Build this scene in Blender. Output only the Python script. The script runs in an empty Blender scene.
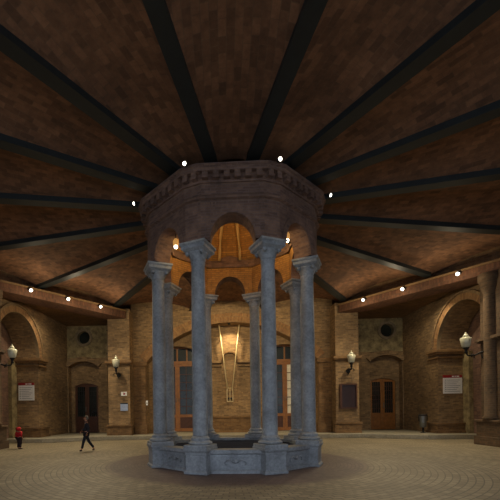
import bpy, bmesh, math, random
from mathutils import Vector, Matrix
random.seed(7)
S = 2.6                      # every length below is in column-ring radii; S metres each
C = bpy.context.scene.collection
PI = math.pi
rad = math.radians
EYE = 0.68

# ------------------------------------------------------------------ mesh builder
class MB:
    def __init__(self, origin=(0, 0, 0)):
        self.v = []; self.f = []; self.o = Vector(origin); self.m = Matrix.Identity(4)
        self.smooth = []; self.uv = {}
    def P(self, p):
        q = self.m @ Vector(p)
        self.v.append(((q.x - self.o.x) * S, (q.y - self.o.y) * S, (q.z - self.o.z) * S))
        return len(self.v) - 1
    def F(self, idx, smooth=False):
        self.f.append(tuple(idx)); self.smooth.append(smooth)
    def box(self, x0, x1, y0, y1, z0, z1):
        i = [self.P(p) for p in ((x0,y0,z0),(x1,y0,z0),(x1,y1,z0),(x0,y1,z0),(x0,y0,z1),(x1,y0,z1),(x1,y1,z1),(x0,y1,z1))]
        for q in ((3,2,1,0),(4,5,6,7),(0,1,5,4),(1,2,6,5),(2,3,7,6),(3,0,4,7)): self.F([i[k] for k in q])
        return self
    def rings(self, loops, closed=True, caps=True, smooth=False):
        n = len(loops[0]); ids = [[self.P(p) for p in L] for L in loops]
        for a, b in zip(ids, ids[1:]):
            for k in range(n if closed else n - 1):
                self.F((a[k], a[(k+1) % n], b[(k+1) % n], b[k]), smooth)
        if caps:
            self.F(tuple(reversed(ids[0]))); self.F(tuple(ids[-1]))
        return self
    def prism(self, poly, z0, z1):
        return self.rings([[(x, y, z0) for x, y in poly], [(x, y, z1) for x, y in poly]])
    def lathe(self, prof, cx=0, cy=0, n=24, caps=True):
        return self.rings([[(cx + r*math.cos(2*PI*k/n), cy + r*math.sin(2*PI*k/n), z) for k in range(n)] for r, z in prof], caps=caps, smooth=True)
    def square_loft(self, prof, cx=0, cy=0):
        return self.rings([[(cx-h,cy-h,z),(cx+h,cy-h,z),(cx+h,cy+h,z),(cx-h,cy+h,z)] for h, z in prof])
    def tube(self, pts, r, n=8):
        pts = [Vector(p) for p in pts]; loops = []
        for i, p in enumerate(pts):
            t = (pts[min(i+1, len(pts)-1)] - pts[max(i-1, 0)]).normalized()
            up = Vector((0,0,1)) if abs(t.z) < .9 else Vector((1,0,0))
            a = t.cross(up).normalized(); b = t.cross(a).normalized()
            rr = r[i] if isinstance(r, (list, tuple)) else r
            loops.append([p + a*rr*math.cos(2*PI*k/n) + b*rr*math.sin(2*PI*k/n) for k in range(n)])
        return self.rings(loops, smooth=True)
    def sweep(self, frames):      # frames: list of loops
        return self.rings(frames)
    def build(self, name, mat, parent=None, bevel=0, uvf=None):
        me = bpy.data.meshes.new(name); me.from_pydata(self.v, [], self.f)
        bm = bmesh.new(); bm.from_mesh(me); bmesh.ops.recalc_face_normals(bm, faces=bm.faces[:]) if uvf is None else None
        lay = bm.loops.layers.uv.new('UVMap')
        for i, f in enumerate(bm.faces):
            f.smooth = self.smooth[i]
            n = f.normal
            if abs(n.z) > .8: ta, tb = Vector((1,0,0)), Vector((0,1,0))
            else:
                ta = Vector((-n.y, n.x, 0)).normalized(); tb = Vector((0,0,1)) if abs(n.z) < .3 else n.cross(ta)
            for l in f.loops:
                l[lay].uv = uvf(l.vert.co) if uvf else (l.vert.co.dot(ta), l.vert.co.dot(tb))
        bm.to_mesh(me); bm.free(); me.materials.append(mat)
        o = bpy.data.objects.new(name, me); C.objects.link(o)
        if parent: o.parent = parent
        else: o.location = self.o * S
        if parent and parent.type == 'MESH': pass
        if bevel:
            b = o.modifiers.new('Bevel', 'BEVEL'); b.width = bevel * S; b.segments = 2; b.limit_method = 'ANGLE'
        return o

def fill_wall(outline, holes, frame, depth, mb=None, origin=(0,0,0)):
    """outline/holes in (u, z); frame = (point, u direction, outward direction); gives a wall of that depth."""
    mb = mb or MB(origin)
    p0, ud, nd = Vector(frame[0]), Vector(frame[1]), Vector(frame[2])
    bm = bmesh.new(); loops = []
    for L in [outline] + holes:
        vs = [bm.verts.new((u, z, 0)) for u, z in L]
        for a, b in zip(vs, vs[1:] + vs[:1]): bm.edges.new((a, b))
        loops.append(L)
    bmesh.ops.triangle_fill(bm, use_beauty=True, edges=bm.edges[:])
    bm.verts.index_update(); tris = [[v.co.copy() for v in f.verts] for f in bm.faces]; bm.free()
    def w(c, d): return p0 + ud * c[0] + Vector((0, 0, c[1])) + nd * d
    for d in (0, depth):
        for t in tris: mb.F([mb.P(w(c, d)) for c in t])
    for L in loops:
        for a, b in zip(L, L[1:] + L[:1]): mb.F([mb.P(w(a,0)), mb.P(w(b,0)), mb.P(w(b,depth)), mb.P(w(a,depth))])
    return mb
def arc(cx, cz, r, a0, a1, n=20):
    return [(cx + r*math.cos(rad(a0 + (a1-a0)*k/n)), cz + r*math.sin(rad(a0 + (a1-a0)*k/n))) for k in range(n+1)]
def seg_arc(x0, x1, zs, rise, n=16):          # segmental arch from x0 to x1
    h = (x1-x0)/2; R_ = (h*h + rise*rise)/(2*rise); c = (x0+x1)/2; a = math.degrees(math.asin(min(1, abs(h)/R_)))
    return arc(c, zs + rise - R_, R_, 90 + a, 90 - a, n) if h > 0 else arc(c, zs + rise - R_, R_, 90 - a, 90 + a, n)

def empty(name, loc, rz=0):
    o = bpy.data.objects.new(name, None); C.objects.link(o); o.location = Vector(loc) * S; o.rotation_euler.z = rz
    o.empty_display_size = .2; return o
def tag(o, label, cat, group=None):
    o['label'] = label; o['category'] = cat
    if group: o['group'] = group
    return o
def struct(o): o['kind'] = 'structure'; return o
def copy_tree(o, parent=None):
    c = o.copy(); C.objects.link(c)
    if parent: c.parent = parent
    for ch in [x for x in bpy.data.objects if x.parent == o]: copy_tree(ch, c)
    return c

# ------------------------------------------------------------------ materials
def newmat(name):
    m = bpy.data.materials.new(name); m.use_nodes = True; nt = m.node_tree
    return m, nt, nt.nodes['Principled BSDF']
def lin(c):
    return tuple(((x/255)/12.92 if x/255 <= .04045 else ((x/255+.055)/1.055)**2.4) for x in c) + (1,)
def ramp(nt, fac, a, b, p0=.3, p1=.7):
    r = nt.nodes.new('ShaderNodeValToRGB'); r.color_ramp.elements[0].position = p0; r.color_ramp.elements[1].position = p1
    r.color_ramp.elements[0].color = a; r.color_ramp.elements[1].color = b; nt.links.new(fac, r.inputs[0]); return r.outputs[0]
def noise(nt, vec, scale, detail=5, rough=.6):
    n = nt.nodes.new('ShaderNodeTexNoise'); n.inputs['Scale'].default_value = scale; n.inputs['Detail'].default_value = detail
    n.inputs['Roughness'].default_value = rough; nt.links.new(vec, n.inputs['Vector']); return n.outputs['Fac']
def mul(nt, a, b, fac=1.0, mode='MULTIPLY'):
    x = nt.nodes.new('ShaderNodeMix'); x.data_type = 'RGBA'; x.blend_type = mode; x.inputs[0].default_value = fac
    nt.links.new(a, x.inputs[6]); nt.links.new(b, x.inputs[7]); return x.outputs[2]
def bump(nt, b, h, strength, dist):
    n = nt.nodes.new('ShaderNodeBump'); n.inputs['Strength'].default_value = strength; n.inputs['Distance'].default_value = dist
    nt.links.new(h, n.inputs['Height']); nt.links.new(n.outputs[0], b.inputs['Normal'])
def brick(name, c1, c2, mortar, w=.34, h=.1, msize=.012, patch=(.55, 1.3), pscale=.5, offset=.5):
    m, nt, b = newmat(name); tc = nt.nodes.new('ShaderNodeTexCoord')
    t = nt.nodes.new('ShaderNodeTexBrick'); t.inputs['Scale'].default_value = 1; t.inputs['Brick Width'].default_value = w
    t.inputs['Row Height'].default_value = h; t.inputs['Mortar Size'].default_value = msize; t.offset = offset
    t.inputs['Color1'].default_value = lin(c1); t.inputs['Color2'].default_value = lin(c2); t.inputs['Mortar'].default_value = lin(mortar)
    t.inputs['Bias'].default_value = -.1; t.inputs['Mortar Smooth'].default_value = .3
    nt.links.new(tc.outputs['UV'], t.inputs['Vector'])
    g = nt.nodes.new('ShaderNodeNewGeometry')
    n1 = noise(nt, g.outputs['Position'], pscale, 6, .65)
    k0 = (patch[0],)*3 + (1,); k1 = (patch[1],)*3 + (1,)
    col = mul(nt, t.outputs['Color'], ramp(nt, n1, k0, k1))
    n2 = noise(nt, g.outputs['Position'], 6, 4, .7)
    col = mul(nt, col, ramp(nt, n2, (.75,.75,.75,1), (1.2,1.18,1.15,1)))
    nt.links.new(col, b.inputs['Base Color']); b.inputs['Roughness'].default_value = .88
    bump(nt, b, t.outputs['Fac'], -.35, .02)
    return m
def stone(name, a, b_, scale=3, rough=.7, bumps=.25, p=(.3,.7), obj=True):
    m, nt, b = newmat(name); tc = nt.nodes.new('ShaderNodeTexCoord'); g = nt.nodes.new('ShaderNodeNewGeometry')
    v = g.outputs['Position']
    f = noise(nt, v, scale, 8, .65); c = ramp(nt, f, lin(a), lin(b_), *p)
    f2 = noise(nt, v, scale*9, 3, .6); c = mul(nt, c, ramp(nt, f2, (.8,.8,.8,1), (1.15,1.15,1.15,1)))
    nt.links.new(c, b.inputs['Base Color']); b.inputs['Roughness'].default_value = rough; bump(nt, b, f2, bumps, .02); return m
def plain(name, c, rough=.5, metal=0, var=.12, scale=8):
    m, nt, b = newmat(name); g = nt.nodes.new('ShaderNodeNewGeometry'); f = noise(nt, g.outputs['Position'], scale, 3)
    k = lin(c); a = tuple(x*(1-var) for x in k[:3]) + (1,); d = tuple(min(1, x*(1+var)) for x in k[:3]) + (1,)
    nt.links.new(ramp(nt, f, a, d), b.inputs['Base Color']); b.inputs['Roughness'].default_value = rough; b.inputs['Metallic'].default_value = metal; return m
def emit(name, c, s):
    m, nt, b = newmat(name); b.inputs['Base Color'].default_value = c; b.inputs['Emission Color'].default_value = c; b.inputs['Emission Strength'].default_value = s; return m

M = {}
M['brick'] = brick('wall_brick', (158,128,89), (112,88,62), (138,120,94), patch=(.58,1.25), pscale=.35)
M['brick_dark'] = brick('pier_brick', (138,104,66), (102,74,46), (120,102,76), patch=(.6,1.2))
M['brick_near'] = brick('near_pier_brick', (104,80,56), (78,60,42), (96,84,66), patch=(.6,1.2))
M['brick_arch'] = brick('arch_voussoirs', (172,130,84), (140,98,62), (142,122,92), w=.1, h=.34, patch=(.7,1.2))
M['brick_kiosk'] = brick('kiosk_brick', (134,103,84), (100,77,66), (120,98,90), w=.3, h=.075, msize=.01, patch=(.65,1.25), pscale=1.2)
M['brick_dome'] = brick('dome_brick', (188,136,70), (158,108,52), (140,108,66), w=.3, h=.08, patch=(.8,1.15), pscale=1)
M['tile_vault'] = brick('vault_tile', (144,102,73), (102,72,51), (122,92,68), w=.32, h=.16, msize=.008, patch=(.62,1.3), pscale=.55)
M['brick_lintel'] = brick('lintel_brick', (126,84,58), (96,62,44), (100,78,60), w=.1, h=.3, patch=(.7,1.2))
M['rubble'] = stone('rubble_stone', (88,76,54), (186,168,122), 2.2, .9, .8)
M['quoin'] = stone('quoin_stone', (104,92,72), (160,142,112), 1.5, .85, .4)
M['granite'] = stone('grey_granite', (118,122,123), (170,174,177), 1.6, .62, .2)
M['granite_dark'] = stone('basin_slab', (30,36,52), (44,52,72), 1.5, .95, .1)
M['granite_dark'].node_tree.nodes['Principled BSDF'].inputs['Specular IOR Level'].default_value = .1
M['cornice'] = stone('moulding_brick', (124,94,60), (156,122,80), 2, .85, .3)
M['rib'] = plain('pale_rib', (214,178,116), .7, 0, .1)
M['iron'] = plain('painted_iron', (32,38,38), .55, 0, .2, 3)
M['black'] = plain('black_metal', (24,24,24), .45, .2)
M['wood'] = plain('varnished_wood', (144,94,42), .45, 0, .25, 5)
M['wood_dark'] = plain('dark_wood', (78,46,28), .5, 0, .25, 5)
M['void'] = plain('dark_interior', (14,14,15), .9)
M['white'] = plain('white_panel', (240,241,240), .5, 0, .03)
M['red'] = plain('red_panel', (150,28,34), .5, 0, .05)
M['greyink'] = plain('grey_lettering', (128,130,140), .6)
M['blueink'] = plain('pale_blue_panel', (150,166,200), .6)
M['notice'] = plain('notice_board', (48,28,22), .35)
M['rod'] = plain('pale_rod', (226,206,160), .4)
M['curtain'] = plain('white_curtain', (232,226,206), .8)
M['steel'] = plain('grey_steel', (120,122,120), .4, .6)
M['jacket'] = plain('dark_jacket', (34,34,42), .9)
M['trousers'] = plain('dark_trousers', (26,28,36), .9)
M['shoe'] = plain('black_shoe', (16,16,16), .6)
M['skin'] = plain('skin', (176,128,100), .6)
M['hair'] = plain('grey_hair', (110,106,98), .8)
M['redcoat'] = plain('red_coat', (190,22,34), .8)
M['trous_k'] = plain('child_trousers', (40,26,30), .9)
M['lampglass'] = plain('milk_glass', (190,188,164), .25)
nt_ = M['lampglass'].node_tree; b_ = nt_.nodes['Principled BSDF']; b_.inputs['Emission Color'].default_value = lin((250,240,205)); b_.inputs['Emission Strength'].default_value = .02
M['amber'] = emit('amber_shade', (.55,.27,.07,1), .75)  # emission imitating the lamplight that falls above the kiosk bulbs
M['bulb'] = emit('lit_lamp', (1,.93,.78,1), 5)
# glass of the doors
mg, ntg, bg = newmat('dark_glass'); bg.inputs['Base Color'].default_value = lin((30,36,34)); bg.inputs['Roughness'].default_value = .25
fg = noise(ntg, ntg.nodes.new('ShaderNodeNewGeometry').outputs['Position'], 1.2, 2); ntg.links.new(ramp(ntg, fg, lin((22,28,26)), lin((48,54,48))), bg.inputs['Base Color']); M['glass'] = mg

# floor: concentric setts, a darker ring of paving round the kiosk
m, nt, b = newmat('paving'); g = nt.nodes.new('ShaderNodeNewGeometry'); pos = g.outputs['Position']
sx = nt.nodes.new('ShaderNodeSeparateXYZ'); nt.links.new(pos, sx.inputs[0])
def mth(op, a, bb=None, v=None):
    n = nt.nodes.new('ShaderNodeMath'); n.operation = op; nt.links.new(a, n.inputs[0])
    if bb is not None: nt.links.new(bb, n.inputs[1])
    if v is not None: n.inputs[1].default_value = v
    return n.outputs[0]
rr = mth('SQRT', mth('ADD', mth('MULTIPLY', sx.outputs[0], sx.outputs[0]), mth('MULTIPLY', sx.outputs[1], sx.outputs[1])))
an = mth('ARCTAN2', sx.outputs[0], sx.outputs[1])
cb = nt.nodes.new('ShaderNodeCombineXYZ'); nt.links.new(mth('MULTIPLY', an, v=5.2), cb.inputs[0]); nt.links.new(rr, cb.inputs[1])
t = nt.nodes.new('ShaderNodeTexBrick'); t.inputs['Scale'].default_value = 1; t.inputs['Brick Width'].default_value = .26; t.inputs['Row Height'].default_value = .16
t.inputs['Mortar Size'].default_value = .014; t.inputs['Color1'].default_value = lin((158,146,120)); t.inputs['Color2'].default_value = lin((132,122,100)); t.inputs['Mortar'].default_value = lin((104,96,80))
nt.links.new(cb.outputs[0], t.inputs['Vector'])
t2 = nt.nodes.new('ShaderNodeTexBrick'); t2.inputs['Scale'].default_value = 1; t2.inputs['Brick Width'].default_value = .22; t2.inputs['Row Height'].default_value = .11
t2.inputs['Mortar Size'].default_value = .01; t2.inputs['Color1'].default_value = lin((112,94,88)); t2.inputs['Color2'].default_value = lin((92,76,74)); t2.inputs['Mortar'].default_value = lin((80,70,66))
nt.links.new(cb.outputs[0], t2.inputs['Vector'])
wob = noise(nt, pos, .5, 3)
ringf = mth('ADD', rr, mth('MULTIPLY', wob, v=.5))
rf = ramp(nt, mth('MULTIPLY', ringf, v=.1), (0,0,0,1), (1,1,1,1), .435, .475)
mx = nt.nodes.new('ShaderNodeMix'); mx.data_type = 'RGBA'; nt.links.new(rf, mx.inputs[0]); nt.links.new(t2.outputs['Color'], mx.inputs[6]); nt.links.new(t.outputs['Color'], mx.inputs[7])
col = mul(nt, mx.outputs[2], ramp(nt, noise(nt, pos, .35, 6, .7), (.68,.68,.68,1), (1.2,1.2,1.2,1)))
col = mul(nt, col, ramp(nt, noise(nt, pos, 5, 4, .7), (.85,.85,.85,1), (1.12,1.12,1.12,1)))
nt.links.new(col, b.inputs['Base Color']); b.inputs['Roughness'].default_value = .6; bump(nt, b, t.outputs['Fac'], -.2, .01)
M['paving'] = m
M['kerb'] = stone('kerb_stone', (132,126,110), (158,152,134), 1.2, .8, .2)

# ------------------------------------------------------------------ setting: floor, pavement, ceiling
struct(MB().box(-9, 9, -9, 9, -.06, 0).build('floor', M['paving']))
PV = .1
pave = [(-7,7),(-7,3.35),(-4.3,3.35),(-3.1,4.02),(3.1,4.02),(4.3,3.35),(7,3.35),(7,7)]
struct(MB().prism(pave, 0.001, PV).build('floor_pavement', M['kerb'], bevel=.01))

ZB = 3.31                     # underside of the radial beams
bmv = MB(); NR, NT = 26, 12
for k in range(16):
    ac = 22.5 * k
    ids = []
    for i in range(NR+1):
        rho = 1.0 + (6.6-1.0) * i/NR
        row = []
        for j in range(NT+1):
            tt = -1 + 2*j/NT; a = rad(ac + 11.25*tt); rise = .105 * 2*rho*math.sin(rad(11.25))
            row.append(bmv.P((rho*math.sin(a), -rho*math.cos(a), ZB + .055 + rise*(1 - tt*tt))))
        ids.append(row)
    for i in range(NR):
        for j in range(NT): bmv.F((ids[i][j], ids[i][j+1], ids[i+1][j+1], ids[i+1][j]), True)
def vault_uv(co):
    x, y = co.x, co.y; r = math.hypot(x, y); a = math.atan2(x, -y)
    k = round(math.degrees(a)/22.5); ac = rad(22.5*k); return ((a-ac)*0 + r*math.cos(a-ac), r*math.sin(a-ac) + k*3.3)
struct(bmv.build('ceiling', M['tile_vault'], uvf=vault_uv))
# roof slab above the vaults keeps the sky out
struct(MB().prism([(7.2*math.sin(rad(22.5*k)), -7.2*math.cos(rad(22.5*k))) for k in range(16)], 4.0, 4.1).build('ceiling_slab', M['cornice']))

def lint_rho(az):             # distance of the ring wall along an azimuth (front = 0)
    a = abs((az + 180) % 360 - 180)
    if a > 148: return 4.78 / math.cos(rad(180-a))
    if a > 107: return 4.70 / math.cos(rad(a-127.5))
    return 5.6
BL = {11.25:'dark steel ceiling beam running from the kiosk out over the top edge, right of centre',
 33.75:'dark steel ceiling beam running from the kiosk to the top right corner',
 56.25:'dark steel ceiling beam below the corner beam on the right, meeting the right edge high up',
 78.75:'dark steel ceiling beam fanning out just above level to the right of the kiosk',
 101.25:'dark steel ceiling beam fanning out just below level to the right of the kiosk',
 123.75:'dark steel ceiling beam ending on the right lintel between its first two lit lamps',
 146.25:'short looking dark steel ceiling beam ending at the far end of the right lintel',
 168.75:'dark steel ceiling beam behind the kiosk running to the back wall, right one of two'}
BLl = {11.25:'dark steel ceiling beam running from the kiosk out over the top edge, left of centre',
 33.75:'dark steel ceiling beam running from the kiosk towards the top left corner',
 56.25:'dark steel ceiling beam below the corner beam on the left, meeting the left edge high up',
 78.75:'dark steel ceiling beam fanning out just above level to the left of the kiosk',
 101.25:'dark steel ceiling beam fanning out just below level to the left of the kiosk',
 123.75:'dark steel ceiling beam ending on the left lintel beside its nearest lit lamp',
 146.25:'short looking dark steel ceiling beam ending at the far end of the left lintel',
 168.75:'dark steel ceiling beam behind the kiosk running to the back wall, left one of two'}
for az, lab in [(a, l) for a, l in BL.items()] + [(-a, l) for a, l in BLl.items()]:
    d = Vector((math.sin(rad(az)), -math.cos(rad(az)), 0))
    e = empty('ceiling_beam', d*1.08 + Vector((0,0,ZB)), rad(az) - PI/2)
    tag(e, lab, 'beam', 'radial ceiling beams')
    L = lint_rho(az) + .1 - 1.08
    MB().box(0, L, -.068, .068, 0, .016).build('lower_flange', M['iron'], e)
    MB().box(0, L, -.054, .054, .0162, .13).build('web', M['iron'], e)

# ------------------------------------------------------------------ kiosk
K = empty('octagonal_kiosk', (0,0,0)); tag(K, 'octagonal brick kiosk on eight grey stone columns in the middle of the hall', 'kiosk')
def mesh_at(o, az, rho=1.0):  # place a part built around the origin at an octagon corner, its -y side facing outwards
    o.location = Vector((rho*math.sin(rad(az)), -rho*math.cos(rad(az)), 0)) * S; o.rotation_euler.z = rad(az); return o
AB = 2.505                     # abacus top
sb = .285                     # pedestal top
def col_proto():
    sh = MB().lathe([(.086,.40),(.083,.42),(.0825,.9),(.081,1.5),(.0775,1.9),(.074,2.285),(.076,2.292),(.081,2.31),(.076,2.322)], n=28).build('column', M['granite'], K)
    bs = MB()
    bs.square_loft([(.136,sb),(.138,sb+.006),(.138,sb+.028),(.134,sb+.032)])
    bs.lathe([(.12,sb+.032),(.132,sb+.042),(.132,sb+.056),(.12,sb+.066),(.106,sb+.072),(.1,sb+.084),(.108,sb+.092),(.106,sb+.104),(.092,sb+.112),(.0865,sb+.125)], n=28)
    b = bs.build('column_base', M['granite'], sh)
    cp = MB(); cp.lathe([(.076,2.315),(.081,2.335),(.092,2.37),(.108,2.4),(.118,2.412)], n=28)
    cp.square_loft([(.106,2.412),(.135,2.436),(.14,2.44),(.14,2.47),(.154,2.485),(.154,AB)])
    for q in range(4):          # volutes at the corners of the bell
        a = PI/4 + q*PI/2; c = Vector((.125*math.cos(a), .125*math.sin(a), 2.4))
        cp.tube([c + Vector((0,0,.03)), c, c*1 + Vector((-.012*math.cos(a), -.012*math.sin(a), -.02))], [.02,.026,.016], 8)
    cp.build('capital', M['granite'], sh)
    return sh
cp0 = col_proto(); AZ = [-22.5, 22.5, 67.5, 112.5, 157.5, -157.5, -112.5, -67.5]
mesh_at(cp0, AZ[0], 1.0)
for az in AZ[1:]: mesh_at(copy_tree(cp0), az, 1.0)
# pedestals
pd = MB(); pd.square_loft([(.14,.001),(.14,.028),(.124,.042),(.124,.205),(.128,.215),(.128,.232),(.14,.25),(.144,.256),(.144,sb-.001),(.13,sb-.0005)])
p0 = pd.build('pedestal', M['granite'], K, bevel=.004); mesh_at(p0, AZ[0], 1.0)
for az in AZ[1:]: mesh_at(copy_tree(p0), az, 1.0)
# parapet panels between the pedestals
hw = .3827 - .1
pp = MB(); ya = -.985
prof = [(ya-.016,.001),(ya-.016,.035),(ya,.045),(ya,.205),(ya-.02,.22),(ya-.02,.26),(ya+.16,.26),(ya+.16,.22),(ya+.14,.205),(ya+.14,.001)]
pp.rings([[(-hw,y,z) for y,z in prof], [(hw,y,z) for y,z in prof]])
fr = .012
for x0,x1,z0,z1 in ((-.2,.2,.062,.074),(-.2,.2,.178,.19),(-.2,-.188,.074,.178),(.188,.2,.074,.178)): pp.box(x0,x1,ya-fr,ya+.01,z0,z1)
q0 = pp.build('parapet_panel', M['granite'], K)
def carved():                  # low relief in the middle of the panel
    r = MB()
    for sgn in (-1,1):
        r.tube([(sgn*.02,ya-.006,.12),(sgn*.06,ya-.01,.15),(sgn*.1,ya-.01,.14),(sgn*.12,ya-.008,.115),(sgn*.1,ya-.006,.1)], .009, 6)
    m_ = Matrix.Translation((0,ya-.004,.135)) @ Matrix.Rotation(PI/2,4,'X'); r.m = m_; r.lathe([(.001,-.008),(.022,-.004),(.026,.012),(.001,.014)], n=12)
    return r.build('carved_ornament', M['granite'], q0)
carved()
for k in range(1, 8):
    c = copy_tree(q0); c.rotation_euler.z = rad(45*k)
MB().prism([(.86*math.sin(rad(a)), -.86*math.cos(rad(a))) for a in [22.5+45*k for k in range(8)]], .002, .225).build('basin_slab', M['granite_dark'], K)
# drum on arches: one brick side per octagon face
AO, AI = 1.06, .84              # apothems of the outer and inner faces
def drum():
    d = MB(); li = MB(); tA = math.tan(rad(22.5)); r_ = .24; zs = AB; zt = 3.05
    for k in range(8):
        d.m = li.m = Matrix.Rotation(rad(45*k), 4, 'Z')
        ch = .2               # corner chamfer over the columns
        def side(yy, half, top):
            return [(-half, zs), (-r_, zs)] + [(r_*math.cos(rad(180-10*q_)), zs + (.285)*math.sin(rad(10*q_))) for q_ in range(19)][1:-1] + [(r_, zs), (half, zs), (half, top), (-half, top)]
        ho = AO*tA - ch*.5; hi = AI*tA
        o_ = side(-AO, ho, zt); i_ = side(-AI, hi, zt)
        n = len(o_)
        for Lp, yy in ((o_, -AO), (i_, -AI)):
            na = len(Lp) - 4
            # fan of quads from the arch up to the top
            for q in range(n):
                pass
            xs = [p for p in Lp[:-2]]
            for a_, b_ in zip(xs, xs[1:]):
                if abs(a_[0]-b_[0]) < 1e-6: continue
                t_ = d if yy == -AO else li
                t_.F([t_.P((a_[0],yy,a_[1])), t_.P((b_[0],yy,b_[1])), t_.P((b_[0],yy,zt)), t_.P((a_[0],yy,zt))])
        for q in range(1, n-4):  # soffit
            a_, b_, a2, b2 = o_[q], o_[q+1], i_[q], i_[q+1]
            d.F([d.P((a_[0],-AO,a_[1])), d.P((b_[0],-AO,b_[1])), d.P((b2[0],-AI,b2[1])), d.P((a2[0],-AI,a2[1]))])
        # chamfered corner over the column and the underside of the springing
        p1 = Vector((ho,-AO,0)); p2 = Matrix.Rotation(rad(45),3,'Z') @ Vector((-ho,-AO,0))
        d.F([d.P((p1.x,p1.y,zs)), d.P((p2.x,p2.y,zs)), d.P((p2.x,p2.y,zt)), d.P((p1.x,p1.y,zt))])
        c_ = Matrix.Rotation(rad(45),3,'Z')
        a_, b_ = Vector((r_,-AO,0)), Vector((r_,-AI,0)); i1 = Vector((hi,-AI,0)); b3, a3 = c_ @ Vector((-r_,-AI,0)), c_ @ Vector((-r_,-AO,0))
        d.F([d.P((p.x,p.y,zs)) for p in (a_, p1, p2, a3, b3, i1, b_)])
    li.build('drum_lining', M['brick_dome'], K)
    return d.build('arcaded_drum', M['brick_kiosk'], K)
dr = drum()
# voussoir rims of the arches
for k in range(8):
    v = MB(); v.m = Matrix.Rotation(rad(45*k), 4, 'Z')
    o1 = [(.242*math.cos(rad(8*q)), AB + .287*math.sin(rad(8*q))) for q in range(23)]; o2 = [(.31*math.cos(rad(8*q)), AB + .355*math.sin(rad(8*q))) for q in range(23)]
    loops = [[(a[0],-AO-.012,a[1]),(b[0],-AO-.012,b[1]),(b[0],-AO+.02,b[1]),(a[0],-AO+.02,a[1])] for a,b in zip(o1,o2)]
    v.rings(loops); v.build('arch_rim', M['brick_kiosk'], K)
# cornice: 16 sided stack of mouldings
def ring16(ap, ch):
    tA = math.tan(rad(22.5)); pts = []
    for k in range(8):
        c_ = Matrix.Rotation(rad(45*k), 3, 'Z')
        for sx_ in (-1, 1):
            p = c_ @ Vector((sx_*(ap*tA - ch*.5), -ap, 0)); pts.append((p.x, p.y))
    return pts
def mould(name, prof, mat, ch=.22):
    mb = MB(); mb.rings([[(x,y,z) for x,y in ring16(ap, ch)] for ap, z in prof], caps=False)
    mb.rings([[(x,y,z) for x,y in ring16(AI-.02, ch*.5)] for z in (prof[0][1], prof[-1][1])], caps=False)
    return mb.build(name, mat, K)
mould('string_course', [(1.05,2.925),(1.092,2.94),(1.092,2.962),(1.07,2.985),(1.07,3.01)], M['brick_kiosk'])
mould('frieze', [(1.066,3.005),(1.066,3.11)], M['brick_kiosk'])
mould('cornice', [(1.05,3.10),(1.085,3.105),(1.085,3.12),(1.09,3.125),(1.09,3.195),(1.14,3.2),(1.15,3.225),(1.165,3.235),(1.165,3.262),(.8,3.262)], M['brick_kiosk'])
dn = MB()
P16 = ring16(1.09, .22)
for a, b in zip(P16, P16[1:] + P16[:1]):
    a, b = Vector(a), Vector(b); L = (b-a).length; n = 6 if L > .4 else 2; t_ = (b-a)/L; no = Vector((t_.y, -t_.x))
    for i in range(n):
        c = a + t_*L*(i+.5)/n; w = L/n*.27
        pts = [c - t_*w - no*.005, c + t_*w - no*.005, c + t_*w + no*.055, c - t_*w + no*.055]
        dn.prism([(p.x, p.y) for p in pts], 3.125, 3.196)
dn.rings([[(x,y,z) for x,y in ring16(ap, .22)] for ap, z in ((1.088,3.145),(1.094,3.145),(1.094,3.19),(1.088,3.19))], caps=False)
dn.build('dentil_band', M['brick_kiosk'], K)
# dome with ribs
dp = [(.9,3.03),(.84,3.035),(.8,3.18),(.7,3.36),(.56,3.5),(.36,3.61),(.14,3.67)]
dm = MB()
for kk, dz in ((1, 0), (1.05, .05)):
    dm.rings([[(r*kk*math.sin(rad(7.5*k)), -r*kk*math.cos(rad(7.5*k)), z+dz) for k in range(48)] for r, z in dp], caps=False, smooth=True)
dm.prism([(.2*math.sin(rad(22.5+45*k)), -.2*math.cos(rad(22.5+45*k))) for k in range(8)], 3.66, 3.75)
dm.build('dome', M['brick_dome'], K)
rib0 = MB().tube([(0, -r*.975, z-.01) for r, z in dp[1:]], .024, 8).build('dome_rib', M['rib'], K); rib0.rotation_euler.z = rad(11.25)
for k in range(1, 16):
    c = rib0.copy(); C.objects.link(c); c.parent = K; c.rotation_euler.z = rad(11.25 + 22.5*k)

# ------------------------------------------------------------------ lamps
def add_light(kind, loc, energy, color, size=.05, aim=None, spot=None, blend=.5, name='lamp_light'):
    l = bpy.data.lights.new(name, kind); l.energy = energy; l.color = color
    l.shadow_soft_size = size
    if spot: l.spot_size = rad(spot); l.spot_blend = blend
    o = bpy.data.objects.new(name, l); C.objects.link(o); o.location = Vector(loc) * S
    if aim is not None: o.rotation_euler = (Vector(aim) - Vector(loc)).to_track_quat('-Z', 'Y').to_euler()
    return o
WARM = (1, .82, .54)
def spot_lamp(name, loc, out, label, group, r, cat='spotlight', back=.1):
    """lit lamp: round glowing face in a metal cup carried by an arm that runs back to the wall; out = unit direction it faces"""
    loc = Vector(loc); out = Vector(out).normalized()
    e = empty(name, loc); tag(e, label, cat, group)
    q = out.to_track_quat('Z', 'Y').to_matrix().to_4x4()
    c = MB(loc); c.m = Matrix.Translation(loc) @ q; c.lathe([(r*.5,-r*2.2),(r*1.0,-r*1.8),(r*1.12,r*.1),(r*1.02,r*.1),(r*.9,-r*.3)], n=16); c.build('housing', M['black'], e)
    g = MB(loc); g.m = Matrix.Translation(loc) @ q; g.lathe([(r*1.0,-.1*r),(r*.95,.35*r),(r*.7,.7*r),(r*.3,.9*r),(.001,.93*r)], n=16); g.build('lens', M['bulb'], e)
    return e
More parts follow.
